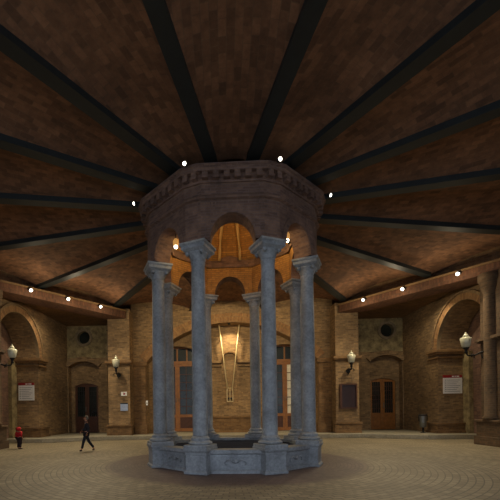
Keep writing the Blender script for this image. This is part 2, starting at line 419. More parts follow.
# on the lintels
LIN = {-1:[], 1:[]}
lintpos = [(4.18,2.14),(3.58,2.97),(3.04,3.68)]
names = {1:['lit spotlight on the right brick lintel, nearest to the right edge','lit spotlight in the middle of the right brick lintel','lit spotlight on the right brick lintel, nearest to the kiosk'],
        -1:['lit spotlight on the left brick lintel, nearest to the left edge','lit spotlight in the middle of the left brick lintel','lit spotlight on the left brick lintel, nearest to the kiosk']}
nl = {s: Vector((s*math.sin(rad(127.5)), -math.cos(rad(127.5)), 0)) for s in (-1, 1)}      # outward normal of the lintel
def lint_pt(s, t, off=0):     # point on the lintel face; t along it from its far end towards the viewer, off = inwards
    p = Vector((s*2.66 + .07, 4.22, 0)); d = Vector((s*math.sin(rad(37.5)), -math.cos(rad(37.5)), 0)); return p + d*t - nl[s]*off
for s in (-1, 1):
    for i, (x, y) in enumerate(lintpos if s > 0 else [(4.05,2.31),(3.58,2.97),(3.08,3.62)]):
        t_ = (Vector((s*x, y, 0)) - Vector((s*2.66, 4.22, 0))).length
        b0 = lint_pt(s, t_, .075)
        e = spot_lamp('lintel_spotlight', (b0.x, b0.y, 3.165), -nl[s]*.8 + Vector((0,0,-.6)), names[s][i], 'spotlights on the lintels', .034)
        MB((b0.x,b0.y,3.165)).tube([lint_pt(s,t_,-.01)+Vector((0,0,3.19)), lint_pt(s,t_,.05)+Vector((0,0,3.18))], .014).build('bracket', M['black'], e)
        q = lint_pt(s, t_, .16)
        add_light('SPOT', (q.x, q.y, 3.12), 580, WARM, .06, (q.x*.75, q.y*.75, 0), 130, .8)
        q = lint_pt(s, t_, .4); add_light('POINT', (q.x, q.y, 2.95), 40, WARM, .06)
# on the corners of the kiosk cornice
kl = {-22.5:'lit spotlight over the front left corner of the kiosk', 22.5:'lit spotlight over the front right corner of the kiosk',
      -67.5:'lit spotlight at the left side corner of the kiosk cornice', 67.5:'lit spotlight at the right side corner of the kiosk cornice',
      157.5:'lit spotlight behind the kiosk on its rear right corner', -157.5:'lit spotlight behind the kiosk on its rear left corner'}
for az, lab in kl.items():
    d = Vector((math.sin(rad(az)), -math.cos(rad(az)), 0)); p = d*1.285 + Vector((0,0,3.25))
    e = spot_lamp('kiosk_spotlight', p, d + Vector((0,0,-.35)), lab, 'spotlights on the kiosk cornice', .02)
    MB(p).tube([d*1.227 + Vector((0,0,3.25)), d*1.235 + Vector((0,0,3.262)), d*1.245 + Vector((0,0,3.262))], .009).build('bracket', M['black'], e)
    q = d*1.38 + Vector((0,0,3.25))
    add_light('SPOT', q, 950 if abs(az) > 100 else 160, (1,.76,.42), .04, d*3.2 if abs(az) < 100 else (0, 5.1, 2.5), 110 if abs(az) < 100 else 95, .8)
# small lamps under the crowns of the kiosk arches, lighting the dome
for p, lab in (((-.66,-.655,2.64),'small lit lamp under the front left kiosk arch'), ((.64,-.655,2.665),'small lit lamp under the front right kiosk arch')):
    p = Vector(p); e = empty('dome_lamp', p); tag(e, lab, 'lamp', 'lamps lighting the kiosk dome')
    z = p.z
    MB(p).lathe([(.026,z+.0),(.034,z+.02),(.034,z+.05),(.022,z+.075),(.008,z+.085)], p.x, p.y, n=12).build('lamp_shade', M['amber'], e)  # glowing piece stands in for the lit patch above the bulb
    MB(p).lathe([(.001,z-.035),(.018,z-.03),(.024,z-.015),(.02,z-.0005)], p.x, p.y, n=12).build('bulb', M['bulb'], e)
    MB(p).tube([(p.x,p.y,z+.085),(p.x,p.y,2.775)], .006, 6).build('stem', M['black'], e)
    add_light('POINT', (p.x*.97, p.y*.97, z-.06), 4, (1,.7,.3), .03)
for az, lab in ((0,'small lamp on the inner face of the kiosk drum above the front arch'), (90,'small lamp on the inner face of the kiosk drum above the right arch'), (-90,'small lamp on the inner face of the kiosk drum above the left arch')):
    d = Vector((math.sin(rad(az)), -math.cos(rad(az)), 0)); p = d*.78 + Vector((0,0,2.93))
    e = empty('dome_lamp', p); tag(e, lab, 'lamp', 'lamps lighting the kiosk dome')  # lamp added inside the drum to brighten the dome
    MB(p).lathe([(.012,2.9),(.026,2.91),(.028,2.94),(.02,2.94)], p.x, p.y, n=12).build('housing', M['black'], e)
    MB(p).lathe([(.019,2.941),(.016,2.952),(.001,2.957)], p.x, p.y, n=12).build('bulb', M['bulb'], e)
    MB(p).tube([d*.8 + Vector((0,0,2.918)), d*.815 + Vector((0,0,2.918))], .006, 6).build('bracket', M['black'], e)
    add_light('POINT', d*.68 + Vector((0,0,3.02)), 28, (1,.72,.34), .04)

# ------------------------------------------------------------------ lintels and ring wall
for s, nm in ((-1, 'left'), (1, 'right')):
    def quad(off0, off1, t0, t1): return [tuple(lint_pt(s, t0, off0))[:2], tuple(lint_pt(s, t1, off0))[:2], tuple(lint_pt(s, t1, off1))[:2], tuple(lint_pt(s, t0, off1))[:2]]
    mb = MB(); mb.prism(quad(0, -.5, -.05, 4.2), 3.05, 3.215)
    struct(mb.build('trim_1' if s < 0 else 'trim_2', M['brick_lintel'], bevel=.006))
    mb = MB(); mb.prism(quad(.025, -.1, -.05, 4.2), 3.215, 3.25)
    struct(mb.build('trim_3' if s < 0 else 'trim_4', M['cornice']))
    mb = MB(); mb.prism(quad(-.3, -.4, -.05, 4.2), 3.2502, 3.98)
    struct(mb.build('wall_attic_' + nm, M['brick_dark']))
    # bay soffit behind the lintel
    A = lint_pt(s, 0, -.5); B_ = lint_pt(s, 3.4, -.5)
    struct(MB().prism([(A.x, A.y), (B_.x, B_.y), (s*6.6, B_.y), (s*6.6, 6.2), (A.x, 6.2)], 3.2, 3.26).build('ceiling_bay_' + nm, M['brick_dark']))

BEFORE_BACK = set(bpy.data.objects)
# ------------------------------------------------------------------ back wall with the wide segmental arch
YB_ = 4.75; YR = 5.12
HW = 2.23; ZS = 1.99; RISE = 1.0
sa = seg_arc(-HW, HW, ZS, RISE, 36)
outl = [(-2.62, PV), (-HW, PV)] + sa + [(HW, PV), (2.62, PV), (2.62, 3.98), (-2.62, 3.98)]
struct(fill_wall(outl, [], ((0,YB_,0), (1,0,0), (0,1,0)), YR-YB_+.02).build('wall_back', M['brick']))
# voussoirs of the wide arch
h = HW; R_ = (h*h + RISE*RISE)/(2*RISE); a_ = math.degrees(math.asin(h/R_))
i1 = arc(0, ZS+RISE-R_, R_+.002, 90+a_, 90-a_, 40); i2 = arc(0, ZS+RISE-R_, R_+.24, 90+a_, 90-a_, 40)
va = MB()
for (p, q), (p2, q2) in zip(zip(i1, i2), list(zip(i1, i2))[1:]):
    va.rings([[(p[0],YB_-.02,p[1]),(q[0],YB_-.02,q[1]),(q2[0],YB_-.02,q2[1]),(p2[0],YB_-.02,p2[1])],[(p[0],YB_+.03,p[1]),(q[0],YB_+.03,q[1]),(q2[0],YB_+.03,q2[1]),(p2[0],YB_+.03,p2[1])]])
cz_ = ZS+RISE-R_
struct(va.build('trim_5', M['brick_arch'], uvf=lambda c: (math.atan2(c.x, c.z-cz_*S)*R_*S, math.hypot(c.x, c.z-cz_*S))))
# recessed wall with two door openings and the blind niche in the middle
DX0, DX1 = .93, 2.02
def door_edge(s):
    e = seg_arc(DX0, DX1, 2.33, .13, 14); e = [(DX0, PV)] + e + [(DX1, PV)]
    return e if s > 0 else [(-x, z) for x, z in reversed(e)]
outl = [(-2.6, PV)] + door_edge(-1) + door_edge(1) + [(2.6, PV), (2.6, 3.98), (-2.6, 3.98)]
niche = [(-.21, .95)] + [(-.21, 2.02)] + arc(0, 2.05, .21, 180, 0, 14)[1:-1] + [(.21, 2.02), (.21, .95)]
NX = -.03
niche = [(x+NX, z) for x, z in niche]
struct(fill_wall(outl, [niche], ((0,YR,0), (1,0,0), (0,1,0)), .34).build('wall_recess', M['brick']))
struct(MB().box(NX-.25, NX+.25, YR+.06, YR+.1, .9, 2.4).build('wall_niche', M['brick']))
struct(MB().box(-2.6, 2.6, YB_+.3, 5.9, 3.3, 3.36).build('ceiling_recess', M['brick_dark']))
im = MB()
for x0, x1 in ((NX-.75, NX-.21), (NX+.21, NX+.75)):
    im.box(x0, x1, YR-.1, YR+.05, 1.975, 2.04); im.box(x0+.0, x1-.0, YR-.06, YR+.05, 1.88, 1.915)
struct(im.build('trim_6', M['brick']))
struct(MB().box(-.93, .93, YR-.05, YR+.02, PV, .5).box(-.93, .93, YR-.08, YR+.02, .5, .54).build('baseboard_back', M['brick_dark']))
na = MB()
n1, n2 = arc(NX, 2.05, .212, 180, 0, 18), arc(NX, 2.05, .25, 180, 0, 18)
na.rings([[(p[0],YR-.03,p[1]),(q[0],YR-.03,q[1]),(q[0],YR+.02,q[1]),(p[0],YR+.02,p[1])] for p, q in zip(n1, n2)])
struct(na.build('trim_7', M['brick_dark']))
# doors
def glazed_door(name, x0, x1, y, z0, zt, s, curtain, spring=None):
    """pair of leaves with a fan light above"""
    d = empty(name, ((x0+x1)/2, y, z0)); struct(d); o = ((x0+x1)/2, y, z0); cx = (x0+x1)/2; T = .025
    zr = 2.0
    f = MB(o); f.box(x0-.02, x0+.06, y-T, y+T, z0, zt); f.box(x1-.06, x1+.02, y-T, y+T, z0, zt); f.box(x0+.06, x1-.06, y-T-.01, y+T, zr, zr+.075)
    f.box(x0+.06, x1-.06, y-T, y+T, zt-.05, zt)
    for xx in (cx-.27, cx, cx+.27): f.box(xx-.018, xx+.018, y-T, y+T, zr+.075, zt-.05)
    f.build('door_frame', M['wood'], d)
    MB(o).box(x0+.05, x1-.05, y+.03, y+.04, zr, zt-.02).build('fan_light', M['glass'], d)
    for a, b, kind in ((x0+.062, cx-.002, -1), (cx+.002, x1-.062, 1)):
        lf = MB(o); st = .06
        lf.box(a, a+st, y-T, y+T, z0+.01, zr-.002); lf.box(b-st, b, y-T, y+T, z0+.01, zr-.002)
        lf.box(a+st, b-st, y-T, y+T, z0+.01, z0+.1); lf.box(a+st, b-st, y-T, y+T, .52, .6); lf.box(a+st, b-st, y-T, y+T, zr-.07, zr-.002)
        leaf = lf.build('door_leaf', M['wood'], d)
        MB(o).box(a+st, b-st, y-.008, y+.012, z0+.1, .52).box(a+st+.05, b-st-.05, y-.02, y+.01, z0+.14, .48).build('door_panel', M['wood_dark'], leaf)
        cur = curtain and kind == 1
        MB(o).box(a+st, b-st, y+.004, y+.012, .6, zr-.07).build('door_glass', M['curtain'] if cur else M['glass'], leaf)
        mu = MB(o); n = 6
        for k in range(1, n): zz = .6 + (zr-.07-.6)*k/n; mu.box(a+st, b-st, y-.012, y+.003, zz-.008, zz+.008)
        mu.box((a+b)/2-.008, (a+b)/2+.008, y-.0125, y+.002, .6, zr-.07)
        mu.build('glazing_bars', M['wood_dark'], leaf)
        hx = b - .03 if kind < 0 else a + .03
        MB(o).tube([(hx,y-.028,.95),(hx,y-.05,.96),(hx,y-.05,1.05),(hx,y-.028,1.06)], .008, 6).build('door_handle', M['steel'], leaf)
    return d
glazed_door('door_1', -DX1, -DX0, YR+.2, .12, 2.47, -1, False)
glazed_door('door_2', DX0, DX1, YR+.2, .12, 2.47, 1, True)
for s in (-1, 1):
    struct(MB().box(min(s*DX0,s*DX1)-.02, max(s*DX0,s*DX1)+.02, YR-.06, YR+.3, PV, .12).build('door_sill_left' if s < 0 else 'door_sill_right', M['kerb']))
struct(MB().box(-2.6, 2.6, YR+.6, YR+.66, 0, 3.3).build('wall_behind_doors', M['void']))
# pale V of rods against the centre of the recess, with the small frame at its foot
v = empty('rod_ornament', (NX, YR-.1, .95)); tag(v, 'pale V of two slim rods hanging on the lit back wall', 'ornament')
o = (NX, YR-.1, .95); yv = YR-.14
for sg in (-1, 1):
    r = MB(o).tube([(NX+sg*.275,yv,3.02),(NX+sg*.062,yv,1.26)], .017, 8).build('rod', M['rod'], v)
    MB(o).tube([(NX+sg*.23,yv+.005,2.62),(NX+sg*.23,YR+.0,2.62)], .012, 8).build('rod_bracket', M['black'], r)
fm = MB(o); fm.box(NX-.085,NX-.07,yv,yv+.03,.93,1.3).box(NX+.07,NX+.085,yv,yv+.03,.93,1.3).box(NX-.07,NX+.07,yv,yv+.03,.93,.945).box(NX-.07,NX+.07,yv,yv+.03,1.285,1.3).box(NX-.006,NX+.006,yv+.002,yv+.028,.945,1.285)
fm.build('foot_frame', M['rod'], v)
MB(o).box(NX-.06,NX+.06,yv+.03,YR+.07,1.0,1.04).build('wall_fixing', M['black'], v)
# downlight hidden behind the arch crown
# ------------------------------------------------------------------ side bays
PF = 4.32                                  # front of the piers the lintels die into
for s, nm in ((-1,'left'),(1,'right')):
    X = lambda x: s*x
    def bx(mb, x0, x1, *r): a, b = sorted((s*x0, s*x1)); return mb.box(a, b, *r)
    # pier between the back arch and the door bay
    p = MB(); bx(p, 2.56, 3.12, PF, 5.6, PV, 3.3)
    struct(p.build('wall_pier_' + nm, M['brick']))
    p = MB(); bx(p, 2.24, 2.565, PF+.38, YB_+.02, PV, 1.9); bx(p, 2.2, 2.565, PF+.34, YB_+.02, 1.9, 2.0); 
    struct(p.build('wall_jamb_' + nm, M['brick_dark']))
    p = MB()
    for x0, x1, yf in ((2.52, 3.16, PF-.045),): bx(p, x0, x1, yf, PF+.1, 1.9, 1.93); bx(p, x0-.02, x1+.02, yf-.02, PF+.1, 1.93, 1.99)
    struct(p.build('trim_8' if s < 0 else 'trim_9', M['brick_dark']))
    p = MB(); bx(p, 2.52, 3.16, PF-.04, PF+.1, PV, .33); bx(p, 2.5, 3.18, PF-.06, PF+.1, .33, .37); bx(p, 2.2, 2.53, PF+.3, YB_+.1, PV, .34)
    struct(p.build('baseboard_pier_' + nm, M['brick_dark']))
    # quoin strip and the bay wall with round window and arched door
    p = MB(); 
    for k in range(9):
        z0 = 2.06 + k*.125; bx(p, 3.12, 3.36 if k % 2 else 3.31, 5.0, 5.7, z0, z0+.12)
    bx(p, 3.12, 3.33, 5.02, 5.7, PV, 2.06)
    struct(p.build('trim_10' if s < 0 else 'trim_11', M['quoin']))
    YD = 5.6; cx = 4.17 + (.14 if s > 0 else .07); oh = .45; XW = 4.74 + (.12 if s > 0 else .03)
    de = [(cx-oh, PV)] + seg_arc(cx-oh, cx+oh, 2.0, .17, 16) + [(cx+oh, PV)]
    ol = [(3.2, PV)] + de + [(XW, PV), (XW, 2.2), (XW, 2.27), (3.2, 2.27)]
    struct(fill_wall([(x, z) for x, z in ol], [], ((0,YD,0), (s,0,0), (0,1,0)), .22).build('wall_door_bay_' + nm, M['brick']))
    wc = (4.25 + (.1 if s > 0 else -.03), 2.86); circ = arc(wc[0], wc[1], .185, 0, 360, 28)[:-1]
    struct(fill_wall([(3.2,2.27),(XW,2.27),(XW,3.3),(3.2,3.3)], [circ], ((0,YD+.015,0), (s,0,0), (0,1,0)), .2).build('wall_rubble_' + nm, M['rubble']))
    # segmental brick arch over the door
    Ra = (oh*oh + .17*.17)/(2*.17); aa = math.degrees(math.asin(oh/Ra)); r1, r2_ = arc(cx, 2.17-Ra, Ra, 90+aa, 90-aa, 16), arc(cx, 2.17-Ra, Ra+.13, 90+aa, 90-aa, 16)
    a = MB(); a.rings([[(s*p_[0],YD-.045,p_[1]),(s*q_[0],YD-.045,q_[1]),(s*q_[0],YD+.05,q_[1]),(s*p_[0],YD+.05,p_[1])] for p_, q_ in zip(r1, r2_)])
    struct(a.build('trim_12' if s < 0 else 'trim_13', M['brick']))
    # inner plane of the door recess
    dh = .345; zt = 1.54
    de = [(cx-dh, PV)] + seg_arc(cx-dh, cx+dh, zt-.07, .08, 12) + [(cx+dh, PV)]
    struct(fill_wall([(cx-oh-.05, PV)] + de + [(cx+oh+.05, PV), (cx+oh+.05, 2.25), (cx-oh-.05, 2.25)], [], ((0,YD+.22,0), (s,0,0), (0,1,0)), .12).build('wall_recess_' + nm, M['brick']))
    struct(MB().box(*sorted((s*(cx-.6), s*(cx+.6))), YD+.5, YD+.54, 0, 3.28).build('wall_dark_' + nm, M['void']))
    # round window
    w = empty('window_1' if s < 0 else 'window_2', (s*wc[0], YD, wc[1])); struct(w); ow = (s*wc[0], YD, wc[1])
    c1, c2 = arc(wc[0], wc[1], .183, 0, 360, 28), arc(wc[0], wc[1], .25, 0, 360, 28)
    f = MB(ow); f.rings([[(s*p_[0],YD-.02,p_[1]),(s*q_[0],YD-.02,q_[1]),(s*q_[0],YD+.05,q_[1]),(s*p_[0],YD+.05,p_[1])] for p_, q_ in zip(c1, c2)], caps=False)
    f.build('window_frame', M['quoin'], w)
    g = MB(ow); g.m = Matrix.Translation((s*wc[0], YD+.13, wc[1])) @ Matrix.Rotation(PI/2, 4, 'X'); g.lathe([(.18,-.006),(.18,.006)], n=28); g.build('pane', M['glass'], w)
    # door: two leaves, upper grilles, lower panels
    d = empty('door_3' if s < 0 else 'door_4', (s*cx, YD+.28, .1)); struct(d); od = (s*cx, YD+.28, .1); yd = YD+.28
    wm = M['wood_dark'] if s < 0 else M['wood']
    for lx in (-1, 1):
        x0, x1 = (cx-dh, cx-.003) if lx < 0 else (cx+.003, cx+dh)
        lf = MB(od); st = .055
        bx(lf, x0, x0+st, yd-.025, yd+.02, .08, zt); bx(lf, x1-st, x1, yd-.025, yd+.02, .08, zt); bx(lf, x0+st, x1-st, yd-.025, yd+.02, .08, .16); bx(lf, x0+st, x1-st, yd-.025, yd+.02, .5, .57); bx(lf, x0+st, x1-st, yd-.025, yd+.02, zt-.09, zt)
        leaf = lf.build('door_leaf', wm, d)
        pn = MB(od); bx(pn, x0+st, x1-st, yd-.01, yd+.01, .16, .5); bx(pn, x0+st+.03, x1-st-.03, yd-.02, yd, .2, .46); pn.build('door_panel', wm, leaf)
        gl = MB(od); bx(gl, x0+st, x1-st, yd+.005, yd+.015, .57, zt-.09); gl.build('door_glass', M['glass'], leaf)
        gb = MB(od)
        for k in range(1, 7): zz = .57 + (zt-.66)*k/7; bx(gb, x0+st, x1-st, yd-.02, yd, zz-.006, zz+.006)
        for k in (1, 2, 3): xx = x0+st + (x1-x0-2*st)*k/4; bx(gb, xx-.006, xx+.006, yd-.021, yd-.001, .57, zt-.09)
        gb.build('grille', M['wood_dark'] if s > 0 else M['black'], leaf)
        if lx > 0:
            hb = MB(od); bx(hb, x0+.015, x0+.035, yd-.05, yd-.026, .72, .86); hb.build('door_handle', M['steel'], leaf)
    sl = MB(); bx(sl, cx-oh, cx+oh, YD-.03, YD+.3, PV, .085); struct(sl.build('door_sill_bay_' + nm, M['kerb']))
    # side wall with the round arch to the passage; u runs along y, wall spans X 4.72 .. 5.33
    XA, XB = (4.78, 5.39) if s > 0 else (4.72, 5.33); yj = 3.91; ra = .88; zsp = 2.03
    yn = yj - 2*ra
    arch_ = [(yn, 0.0)] + arc(yj-ra, zsp, ra, 180, 0, 28) + [(yj, 0.0)]
    ol = [(1.2, 0.0)] + arch_ + [(5.8, 0.0), (5.8, 3.3), (1.2, 3.3)]
    struct(fill_wall(ol, [], ((s*XA,0,0), (0,1,0), (s,0,0)), XB-XA).build('wall_' + nm, M['brick']))
    a = MB(); o1, o2 = arc(yj-ra, zsp, ra-.002, 180, 0, 30), arc(yj-ra, zsp, ra+.14, 180, 0, 30)
    a.rings([[(s*(XA-.03),p_[0],p_[1]),(s*(XA-.03),q_[0],q_[1]),(s*(XA+.05),q_[0],q_[1]),(s*(XA+.05),p_[0],p_[1])] for p_, q_ in zip(o1, o2)])
    struct(a.build('trim_14' if s < 0 else 'trim_15', M['brick_arch'], uvf=lambda c: (math.atan2(c.y-(yj-ra)*S, c.z-zsp*S)*ra*S, math.hypot(c.y-(yj-ra)*S, c.z-zsp*S)-ra*S)))
    a = MB(); o1, o2 = arc(yj-ra, zsp, ra+.142, 180, 0, 30), arc(yj-ra, zsp, ra+.19, 180, 0, 30)
    a.rings([[(s*(XA-.055),p_[0],p_[1]),(s*(XA-.055),q_[0],q_[1]),(s*(XA+.05),q_[0],q_[1]),(s*(XA+.05),p_[0],p_[1])] for p_, q_ in zip(o1, o2)])
    struct(a.build('trim_22' if s < 0 else 'trim_23', M['brick']))
    # impost mouldings round the jamb, plinth at its foot
    a = MB()
    for z0, z1, e_ in ((1.965,2.03,.1),(1.92,1.965,.06),(1.83,1.87,.05)):
        bx(a, XA-e_, XB+.02, yj-e_, yj+.34, z0, z1)
    struct(a.build('trim_16' if s < 0 else 'trim_17', M['cornice'], bevel=.008))
    a = MB(); bx(a, XA-.07, XB+.02, yj-.07, yj+.36, PV, .3); bx(a, XA-.1, XB+.02, yj-.1, yj+.38, PV, .16); bx(a, XA-.09, XB+.02, yj-.09, yj+.37, .3, .34)
    struct(a.build('baseboard_jamb_' + nm, M['brick_dark']))
    # wall seen through the passage and the rough quoins at the end of the jamb
    a = MB(); bx(a, XB-.06, XB+.028, yj-.22, yj+.01, PV, 1.965)
    struct(a.build('trim_18' if s < 0 else 'trim_19', M['rubble']))
    a = MB(); bx(a, XB+.03, XB+.15, .9, 5.8, 0, 3.3); struct(a.build('wall_passage_' + nm, M['brick_kiosk']))
    NP = -.04 if s > 0 else -.03
    # near pier with an attached half column carrying the lintel
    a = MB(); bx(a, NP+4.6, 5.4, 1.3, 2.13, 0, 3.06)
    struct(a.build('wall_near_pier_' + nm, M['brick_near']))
    a = MB(); bx(a, NP+4.5, 5.45, 1.25, 2.2, 0, .16); bx(a, NP+4.53, 5.45, 1.27, 2.17, .16, .42); bx(a, NP+4.5, 5.45, 1.25, 2.2, .42, .46); struct(a.build('baseboard_near_pier_' + nm, M['brick_near'], bevel=.006))
    a = MB(); a.lathe([(.15,.46),(.16,.5),(.125,.54),(.12,2.7),(.14,2.76),(.17,2.86),(.17,2.9),(.2,2.93),(.2,3.05)], s*(NP+4.62), 1.86, n=20); struct(a.build('wall_half_column_' + nm, M['brick_near']))
    a = MB(); bx(a, NP+4.56, 5.42, 1.27, 2.165, 1.86, 1.89); bx(a, NP+4.53, 5.42, 1.25, 2.19, 1.89, 1.94); struct(a.build('trim_20' if s < 0 else 'trim_21', M['brick_near']))
    # unseen wall beside the viewer, added to keep side sky light out
    a = MB(); bx(a, 5.2, 5.4, -4.2, 1.2, 0, 3.98); struct(a.build('wall_side_' + nm, M['brick']))
    # downpipe in the corner by the pier
    dpn = empty('downpipe', (s*3.165, PF+.2, PV)); tag(dpn, 'dark downpipe in the corner left of the %s' % ('left wall lantern' if s < 0 else 'right round window') if s < 0 else 'dark downpipe in the corner between the right wall lantern and the round window', 'pipe', 'downpipes beside the piers')
    od = (s*3.165, PF+.2, PV)
    MB(od).tube([(s*3.16,PF+.2,PV),(s*3.16,PF+.2,3.0)], .03, 10).build('pipe', M['black'], dpn)
    for zz in (.8, 2.2, 2.8): cl = MB(od); bx(cl, 3.125, 3.2, PF+.165, PF+.235, zz-.012, zz+.012); cl.build('clamp', M['black'], dpn)

for s, nm in ((-1,'left'),(1,'right')):
    q_ = lint_pt(s, 1.5, -.62); p = (q_.x, q_.y, 3.17); e = empty('bay_downlight', p); tag(e, 'small lit downlight on the soffit behind the %s lintel' % nm, 'spotlight')
    MB(p).lathe([(.05,3.1995),(.055,3.17),(.045,3.17),(.04,3.185)], p[0], p[1], n=16).build('housing', M['black'], e)
    MB(p).lathe([(.043,3.176),(.03,3.168),(.001,3.164)], p[0], p[1], n=16).build('lens', M['bulb'], e)
    add_light('SPOT', (p[0], p[1], 3.14), 270, WARM, .06, (p[0]+s*.2, p[1]+.5, 0), 150, .6)
struct(MB().box(-6.6, 6.6, -5.95, -5.75, 2.8, 4.05).build('wall_front', M['brick_dark']))  # unseen wall added behind the viewer to dim the sky light higher up
struct(MB().box(-6.6, 6.6, 6.45, 6.55, 0, 4.05).build('wall_outer_back', M['brick_dark']))  # unseen wall added to stop sky leaking in at the back
for s, nm in ((-1,'left'),(1,'right')):
    a, b = sorted((s*6.5, s*6.6)); struct(MB().box(a, b, -4.2, 6.5, 0, 4.05).build('wall_outer_' + nm, M['brick_dark']))  # unseen, added to stop sky leaking in from the sides
    a, b = sorted((s*5.3, s*6.5)); struct(MB().box(a, b, .5, .6, 0, 4.05).build('wall_passage_end_' + nm, M['brick_kiosk']))  # unseen end wall added to close the passage against sky light

# ------------------------------------------------------------------ wall lanterns
def lantern(base, away, loc, label, size=1.0):
    """milk glass lantern standing on an iron arm; base = fixing point on the wall, loc = centre of the glass"""
    loc, base = Vector(loc), Vector(base); k = size
    e = empty('wall_lantern', base); tag(e, label, 'lantern', 'wall lanterns')
    x, y, z = loc
    g = MB(base).lathe([(.045*k,z-.105*k),(.07*k,z-.085*k),(.082*k,z-.02*k),(.098*k,z+.06*k),(.09*k,z+.075*k),(.06*k,z+.09*k),(.035*k,z+.1*k)], x, y, n=20).build('glass_shade', M['lampglass'], e)
    MB(base).lathe([(.038*k,z+.1*k),(.05*k,z+.105*k),(.046*k,z+.125*k),(.02*k,z+.15*k),(.012*k,z+.165*k),(.016*k,z+.175*k),(.001,z+.19*k)], x, y, n=16).build('finial', M['lampglass'], e)
    MB(base).lathe([(.012*k,z-.22*k),(.03*k,z-.2*k),(.022*k,z-.17*k),(.03*k,z-.14*k),(.055*k,z-.115*k),(.055*k,z-.105*k)], x, y, n=16).build('lamp_holder', M['black'], e)
    d = Vector((base.x-x, base.y-y, 0)); L = d.length; u = d/L
    arm = MB(base); pts = [Vector((x,y,z-.2*k)), Vector((x,y,z-.26*k)) + u*.03, Vector((x,y,z-.27*k)) + u*L*.4, Vector((x,y,z-.22*k)) + u*L*.75, Vector((base.x,base.y,z-.22*k))]
    arm.tube(pts, .016*k, 8)
    arm.tube([Vector((x,y,z-.23*k)) + u*L*.7, Vector((x,y,z-.33*k)) + u*L*.8, Vector((base.x,base.y,z-.36*k))], .012*k, 8)
    q = u.cross(Vector((0,0,1)))
    for sg in (-1,1): arm.tube([Vector((x,y,z-.255*k)) + u*L*.3, Vector((x,y,z-.24*k)) + u*L*.3 + q*sg*.06*k, Vector((x,y,z-.28*k)) + u*L*.32 + q*sg*.1*k, Vector((x,y,z-.3*k)) + u*L*.34 + q*sg*.07*k], .012*k, 6)
    arm.build('bracket_arm', M['black'], e)
    pl = MB(base); bp = base - u*.004; pl.m = Matrix.Translation((base.x,base.y,z-.28*k)) @ u.to_track_quat('Z','Y').to_matrix().to_4x4(); pl.lathe([(.05*k,-.02),(.055*k,-.012),(.055*k,.004)], n=14); pl.build('wall_plate', M['black'], e)
    return e
lantern((-2.84, PF, 1.89), None, (-2.84, 4.07, 1.9), 'white glass lantern on the left pier above two small notices')
lantern((2.86, PF, 1.89), None, (2.86, 4.07, 1.9), 'white glass lantern on the right pier above the dark notice board')
lantern((-4.7, 2.02, 1.9), None, (-4.42, 2.26, 1.9), 'white glass lantern by the left passage arch, near the white sign', .95)
lantern((4.6, 2.02, 1.9), None, (4.38, 2.26, 1.92), 'white glass lantern by the right passage arch, near the white sign', 1.0)

# ------------------------------------------------------------------ signs and notices
def big_sign(s, x0, x1, z0, z1, label):
    y = 3.91; a, b = sorted((s*x0, s*x1)); zc = z0 - 0; o = ((a+b)/2, y, z0)
    e = empty('information_sign', o); tag(e, label, 'sign', 'information signs')
    hz = z1 - (z1-z0)*.15
    MB(o).box(a, b, y-.022, y, z0, hz).build('sign_panel', M['white'], e)
    hd = MB(o).box(a, b, y-.022, y, hz+.0004, z1).build('sign_header', M['red'], e)
    t = MB(o); W = b-a
    for u0, u1 in ((.46,.56),(.60,.66),(.70,.84)): t.box(a+W*u0, a+W*u1, y-.024, y-.0215, hz+(z1-hz)*.3, hz+(z1-hz)*.72)
    t.build('header_lettering', M['white'], hd)
    t = MB(o)
    for k in range(7):
        zz = z0 + (hz-z0)*(.12 + .12*k); t.box(a+W*.08, a+W*(.16), y-.0235, y-.0215, zz, zz+.012); t.box(a+W*.2, a+W*(.9 - .1*((k*5) % 3)), y-.0235, y-.0215, zz, zz+.009)
    t.build('text_lines', M['greyink'], e)
big_sign(-1, 4.83, 5.22, 1.005, 1.44, 'white information sign with red header on the left passage pier, behind the child')
big_sign(1, 4.88, 5.3, 1.015, 1.44, 'white information sign with red header on the right passage pier, above the litter bin')
def small_notice(name, x0, x1, z0, z1, mat, label, bar=None):
    y = PF+.002; o = ((x0+x1)/2, y, z0); e = empty(name, o); tag(e, label, 'sign')
    MB(o).box(x0, x1, y-.016, y, z0, z1).build('plate', mat, e)
    if bar:
        t = MB(o)
        for u0, u1, w0, w1 in bar[0]: t.box(x0+(x1-x0)*u0, x0+(x1-x0)*u1, y-.018, y-.0155, z0+(z1-z0)*w0, z0+(z1-z0)*w1)
        t.build('marking', bar[1], e)
small_notice('direction_sign', -2.79, -2.64, 1.10, 1.2, M['white'], 'small white plate with a red mark, upper notice on the left pier', ([(.4,.6,.2,.8),(.6,.72,.35,.65)], M['red']))
small_notice('paper_notice', -2.81, -2.62, .72, .92, M['blueink'], 'pale blue paper notice, lower one on the left pier', ([(.0,1,.86,1.0)], M['black']))
e = empty('notice_board', (2.87, PF, .72)); tag(e, 'dark red framed notice board on the right pier under the lantern', 'notice board'); o = (2.87, PF, .72)
f = MB(o); x0, x1, z0, z1 = 2.645, 3.06, .7, 1.31
f.box(x0, x0+.05, PF-.05, PF, z0, z1).box(x1-.03, x1, PF-.05, PF, z0, z1).box(x0+.05, x1-.03, PF-.05, PF, z0, z0+.03).box(x0+.05, x1-.03, PF-.05, PF, z1-.035, z1); f.build('frame', M['wood_dark'], e)
MB(o).box(x0+.05, x1-.03, PF-.015, PF-.001, z0+.03, z1-.035).build('board', M['notice'], e)
e = empty('door_notice', (-2.2, 4.6, .95)); tag(e, 'tiny white notice at the jamb left of the kiosk column', 'sign'); o = (-2.2, 4.6, .95)
MB(o).box(-2.235, -2.185, 4.685, 4.699, .86, .98).build('plate', M['white'], e)
